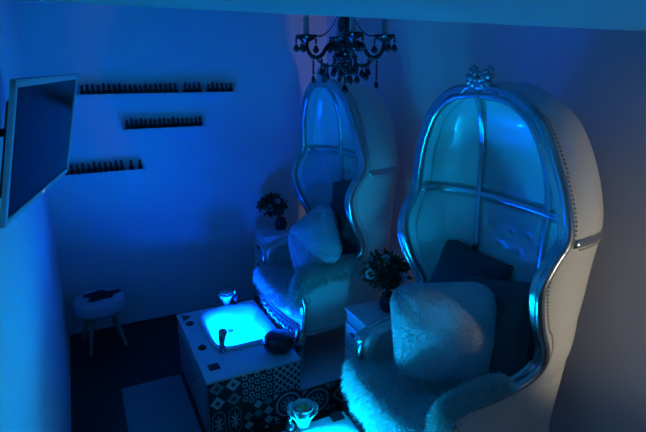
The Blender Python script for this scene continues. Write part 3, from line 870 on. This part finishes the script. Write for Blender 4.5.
def drop(mb, p, n, s=.0072, pend=.0165, L=.042, gap=1.75):
    x, y, z = p
    for k in range(n):
        z -= s*gap
        mb.ico((x, y, z), s, 1); 
    mb.tube([(p[0], p[1], p[2]), (x, y, z)], .0012, 4)
    z -= s
    mb.lathe([(.001, z-L), (pend*.75, z-L*.82), (pend, z-L*.62), (pend*.55, z-L*.25), (.001, z)], (x, y, 0), 8)
    return z-L
def swag(a, b, sag, n, r=.0052):
    mb = MB(); a, b = Vector(a), Vector(b); pts = []
    for k in range(n+1):
        t = k/n; p = a.lerp(b, t); p.z -= sag*4*t*(1-t); pts.append(p); mb.ico(p, r, 1)
    mb.tube(pts, .001, 4); return mb
ends = []
for k in range(4):
    a = vd+[PI/2, -PI/2, .18, PI+.18][k]; d = Vector((math.cos(a), math.sin(a), 0)); R = .182 if k < 2 else .175
    P = [d*.022+Vector((0, 0, 2.088)), d*.05+Vector((0, 0, 2.118)), d*.082+Vector((0, 0, 2.100)), d*.112+Vector((0, 0, 2.058)), d*.150+Vector((0, 0, 2.050)), d*.176+Vector((0, 0, 2.082)), d*R+Vector((0, 0, 2.118))]
    arm = MB().tube(catmull(P, 6), .0095, 10).obj('arm', M['black'], ch, 0)
    e = d*R; ends.append((d, e))
    MB().lathe([(.001, 2.112), (.010, 2.112), (.016, 2.120), (.038, 2.130), (.050, 2.143), (.052, 2.150), (.046, 2.148), (.030, 2.138), (.001, 2.136)], (e.x, e.y, 0), 20).obj('drip_cup', M['black'], arm)
    MB().lathe([(.013, 2.137), (.0135, 2.140), (.0135, 2.225), (.006, 2.232), (.005, 2.26), (.002, 2.272), (.001, 2.275)], (e.x, e.y, 0), 14).obj('candle_sleeve', M['candle'], arm, label='pale frosted candle sleeve')
    sd = d.cross(Vector((0, 0, 1)))
    for q in (-1, 0, 1):
        off = (sd*q*.042+d*(.048 if q == 0 else .018)) ; p = e+off
        mb = MB(); drop(mb, (p.x, p.y, 2.146), 2); mb.obj('crystal_drop', M['bsolid'], ch, 0)
    p = e-d*.045; mb = MB(); drop(mb, (p.x, p.y, 2.14), 2); mb.obj('crystal_drop', M['bsolid'], ch, 0)
    p = d*.150; mb = MB(); drop(mb, (p.x, p.y, 2.042), 5 if k != 1 else 7, pend=.012); mb.obj('crystal_drop', M['bsolid'], ch, 0)
    p = d*.110; mb = MB(); drop(mb, (p.x, p.y, 2.05), 3); mb.obj('crystal_drop', M['bsolid'], ch, 0)
    swag(d*.020+Vector((0, 0, 2.265)), e-d*.05+Vector((0, 0, 2.145)), .035, 13).obj('bead_swag', M['bsolid'], ch, 0)
for k in range(4):
    a, b = ends[[0, 2, 1, 3][k]][1], ends[[2, 1, 3, 0][k]][1]
    swag(Vector((a.x*.8, a.y*.8, 2.06)), Vector((b.x*.8, b.y*.8, 2.06)), .05, 22, .0048).obj('bead_swag', M['bsolid'], ch, 0)
for k in range(8):
    a = vd+k*PI/4+.2; mb = MB(); drop(mb, (.054*math.cos(a), .054*math.sin(a), 2.064), 2+(k % 3)); mb.obj('crystal_drop', M['bsolid'], ch, 0)
    mb = MB(); drop(mb, (.10*math.cos(a+.4), .10*math.sin(a+.4), 2.030), 2+((k*2) % 3)); mb.obj('crystal_drop', M['bsolid'], ch, 0)
mb = MB(); drop(mb, (0, 0, 2.036), 8, pend=.020, L=.046); mb.obj('crystal_drop', M['bsolid'], ch, 0)
lf = MB()
for k in range(10):
    a = k*2*PI/10; d = Vector((math.cos(a), math.sin(a), 0))
    lf.tube(catmull([d*.02+Vector((0, 0, 2.10)), d*.05+Vector((0, 0, 2.105)), d*.066+Vector((0, 0, 2.092)), d*.072+Vector((0, 0, 2.075))], 4), [.006, .008, .009, .010, .010, .010, .009, .009, .008, .007, .006, .005, .003], 6)
lf.obj('leaf_collar', M['black'], ch, 0)

# ------------------------------------------------------------------ light
def lamp(kind, name, loc, e, col, size, rot=None):
    L = bpy.data.lights.new(name, kind); L.energy = e; L.color = col
    if kind == 'AREA': L.size = size
    else: L.shadow_soft_size = size
    o = bpy.data.objects.new(name, L); COL.objects.link(o); o.location = loc
    if rot: o.rotation_euler = rot
    return o
lp = lamp('SPOT', 'entrance_lamp', (1.93, -.30, .93), 33, (1.0, .86, .63), .06)
lp.data.spot_size = math.radians(54); lp.data.spot_blend = .5
lp.rotation_euler = (Vector((2.0, 1.2, 1.24))-lp.location).to_track_quat('-Z', 'Y').to_euler()
w = bpy.data.worlds.new('world'); SC.world = w; w.use_nodes = True
w.node_tree.nodes['Background'].inputs[0].default_value = (.02, .03, .05, 1); w.node_tree.nodes['Background'].inputs[1].default_value = .2

# ------------------------------------------------------------------ camera
th, pt = math.radians(25.95), math.radians(16.3)
Fh = Vector((math.sin(th), math.cos(th), 0)); R_ = Vector((math.cos(th), -math.sin(th), 0))
fw = Fh*math.cos(pt)-Vector((0, 0, math.sin(pt))); up = Fh*math.sin(pt)+Vector((0, 0, math.cos(pt)))
cam = bpy.data.cameras.new('camera'); cam.sensor_width = 36; cam.lens = 36*505/646; cam.clip_start = .02
co = bpy.data.objects.new('camera', cam); COL.objects.link(co)
co.matrix_world = Matrix.Translation((0, 0, 2.0)) @ Matrix((R_, up, -fw)).transposed().to_4x4()
SC.camera = co
SC.view_settings.view_transform = 'Standard'; SC.view_settings.look = 'None'
SC.view_settings.exposure = 0; SC.view_settings.gamma = 1; SC.view_settings.use_curve_mapping = False
